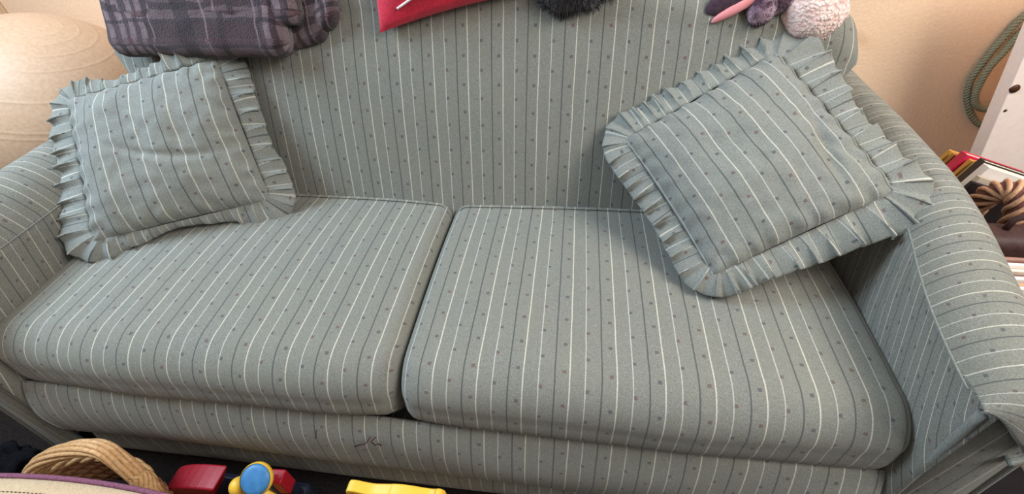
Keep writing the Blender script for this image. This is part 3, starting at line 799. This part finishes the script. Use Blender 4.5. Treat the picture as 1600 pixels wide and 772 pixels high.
for x, y in ((-1.25, -.29), (-.31, -.29), (-1.25, -.74), (-.31, -.74)):
    v_, f_, u_ = lathe([(0, 0), (.016, 0), (.020, .02), (0, .02)], (x, y, FL+.0005), 16); obj('foot', v_, f_, BRN, fs, u_)

# ------------------------------------------------------------------ toys
REDP = plain('red_plastic', (158, 20, 38), .45, .4, 220, 8, .3, .001); YEL = plain('yellow_plastic', (236, 184, 62), .4, .4, 60, 5, .05, .001)
BLU = plain('blue_plastic', (66, 124, 176), .45, .4, 60, 8, .05, .001); NAV = plain('navy_plastic', (30, 34, 50), .5, .3)
def extr(poly, y0, y1, bev=.004):
    bm = bmesh.new(); a = [bm.verts.new((x, y0, z)) for x, z in poly]; f = bm.faces.new(a)
    r = bmesh.ops.extrude_face_region(bm, geom=[f]); 
    for v in r['geom']:
        if isinstance(v, bmesh.types.BMVert): v.co.y = y1
    bmesh.ops.recalc_face_normals(bm, faces=bm.faces[:])
    if bev: bmesh.ops.bevel(bm, geom=[e for e in bm.edges if e.calc_face_angle(0) > .5], offset=bev, segments=2, profile=.5, affect='EDGES')
    bm.verts.index_update(); V = [v.co.copy() for v in bm.verts]; F = [tuple(v.index for v in f.verts) for f in bm.faces]; bm.free(); return V, F, [(v.x, v.z) for v in V]
rt = empty('toy_vehicle', (-.42, -.10, FL), 'red toddler toy with a rounded hood, yellow ball knob and tilted blue disc', 'toy')
v_, f_, u_ = box((-.430, -.098, -.470), (.31, .085, .095), .012); obj('chassis', v_, f_, NAV, rt, u_, smooth=False)
HX = -.442
pz = [(HX, -.335), (HX-.055, -.43), (-.585, -.43)]+[(HX-.172*math.sin(a), -.43+.095*math.cos(a)) for a in [math.pi/2*(1-k/12) for k in range(0, 12)]]
obj('hood', *extr(pz, -.125, -.070)[:2], REDP, rt, None, smooth=False)
v_, f_, u_ = lathe([(0, 0), (.050, 0), (.050, .05), (.042, .085), (.026, .10), (0, .102)], (-.352, -.108, -.43), 32); obj('dome', v_, f_, YEL, rt, u_, label='yellow domed post')
v_, f_, u_ = lathe([(.020*math.sin(math.pi*k/14), .020*math.cos(math.pi*k/14)) for k in range(15)], (-.365, -.120, -.300), 24); obj('ball_knob', v_, f_, YEL, rt, u_, label='yellow ball knob')
Md = Vector((.10, -.55, .80)).normalized().to_track_quat('Z', 'Y').to_matrix(); dc = (-.314, -.112, -.267)
v_, f_, u_ = lathe([(0, -.012), (.030, -.012), (.034, -.004), (.034, .003), (.032, .006)], dc, 40, Md); obj('disc_rim', v_, f_, YEL, rt, u_, label='yellow rim of the disc')
v_, f_, u_ = lathe([(0, .011), (.020, .010), (.028, .0085), (.032, .004), (.031, .001)], dc, 40, Md); obj('disc_face', v_, f_, BLU, rt, u_, label='blue round disc face')
v_, f_, u_ = tube([(-.312, -.108, -.262), (-.310, -.102, -.31), (-.308, -.10, -.44)], .009, 10); obj('stem', v_, f_, NAV, rt, u_)
Mk = Matrix.Rotation(R_(4), 3, 'Z')
v_, f_, u_ = box((-.296, -.090, -.333), (.032, .030, .062), .003, Mk); obj('block', v_, f_, REDP, rt, u_, smooth=False, label='small red block')
v_, f_, u_ = box((-.292, -.086, -.395), (.022, .020, .075), .003, Mk); obj('block_post', v_, f_, NAV, rt, u_, smooth=False)
v_, f_, u_ = lathe([(0, .003), (.003, .003), (.004, 0), (.004, -.002)], (-.296, -.091, -.302), 14); obj('stud', v_, f_, REDP, rt, u_)
# yellow frame
yf = empty('plastic_rack', (.01, -.12, FL), 'yellow plastic rack frame with a wavy top edge and screw hole, before the sofa', 'rack')
top = [(-.094, -.196), (-.088, -.188), (-.075, -.187), (-.055, -.192), (-.037, -.1925), (-.015, -.187), (.012, -.180), (.035, -.178), (.058, -.180), (.078, -.181), (.095, -.176), (.106, -.175), (.113, -.182)]
top2 = [(x-.004*(x > 0)-.006*(x > .09), z-.022-.03*max(0, x)) for x, z in (interp(top, k/36) for k in range(37))]
outer = top2+[(.130, FL+.012), (-.150, FL+.012)]
def frame_ring(y0, y1):
    inn = [(-.078, -.252), (-.070, -.242)]+[(x, -.241+.006*math.sin((x+.07)*18)) for x in [lerp(-.06, .085, k/10) for k in range(11)]]+[(.092, -.247), (.112, FL+.05), (-.128, FL+.05)]
    bm = bmesh.new()
    def lp(pts, y): 
        vs = [bm.verts.new((x, y, z)) for x, z in pts]; return [bm.edges.new((vs[k], vs[(k+1) % len(vs)])) for k in range(len(vs))]
    e = lp(outer, y0)+lp(inn, y0); bmesh.ops.triangle_fill(bm, edges=e, use_beauty=True)
    r = bmesh.ops.extrude_face_region(bm, geom=bm.faces[:])
    for v in r['geom']:
        if isinstance(v, bmesh.types.BMVert): v.co.y = y1
    bmesh.ops.recalc_face_normals(bm, faces=bm.faces[:])
    bmesh.ops.bevel(bm, geom=[e_ for e_ in bm.edges if len(e_.link_faces) == 2 and e_.calc_face_angle(0) > 1.2], offset=.003, segments=2, profile=.5, affect='EDGES')
    bm.verts.index_update(); V = [v.co.copy() for v in bm.verts]; F = [tuple(v.index for v in f.verts) for f in bm.faces]; bm.free(); return V, F
obj('frame', *frame_ring(-.130, -.108), YEL, yf, None, smooth=False)
v_, f_, u_ = lathe([(0, .001), (.0045, .001), (.005, -.001)], (-.080, -.1305, -.225), 16, Matrix.Rotation(R_(90), 3, 'X')); obj('screw_hole', v_, f_, BRN, yf, u_, label='brown round screw hole')
v_, f_, u_ = box((-.01, -.119, FL+.008), (.30, .075, .014), .004); obj('foot', v_, f_, YEL, yf, u_, smooth=False)
# black cloth by the left arm
bc_ = blob((-1.15, -.085, FL+.040), (.085, .050, .040), 21, .45, fr=3.5)
V = [(v[0], v[1], max(v[2], FL+.001)) for v in bc_[0]]
tag(obj('cloth', V, bc_[1], plain('black_knit', (16, 16, 20), .95, .05, 80, 4), None, bc_[2]), 'crumpled black cloth on the floor in front of the left armrest', 'cloth')
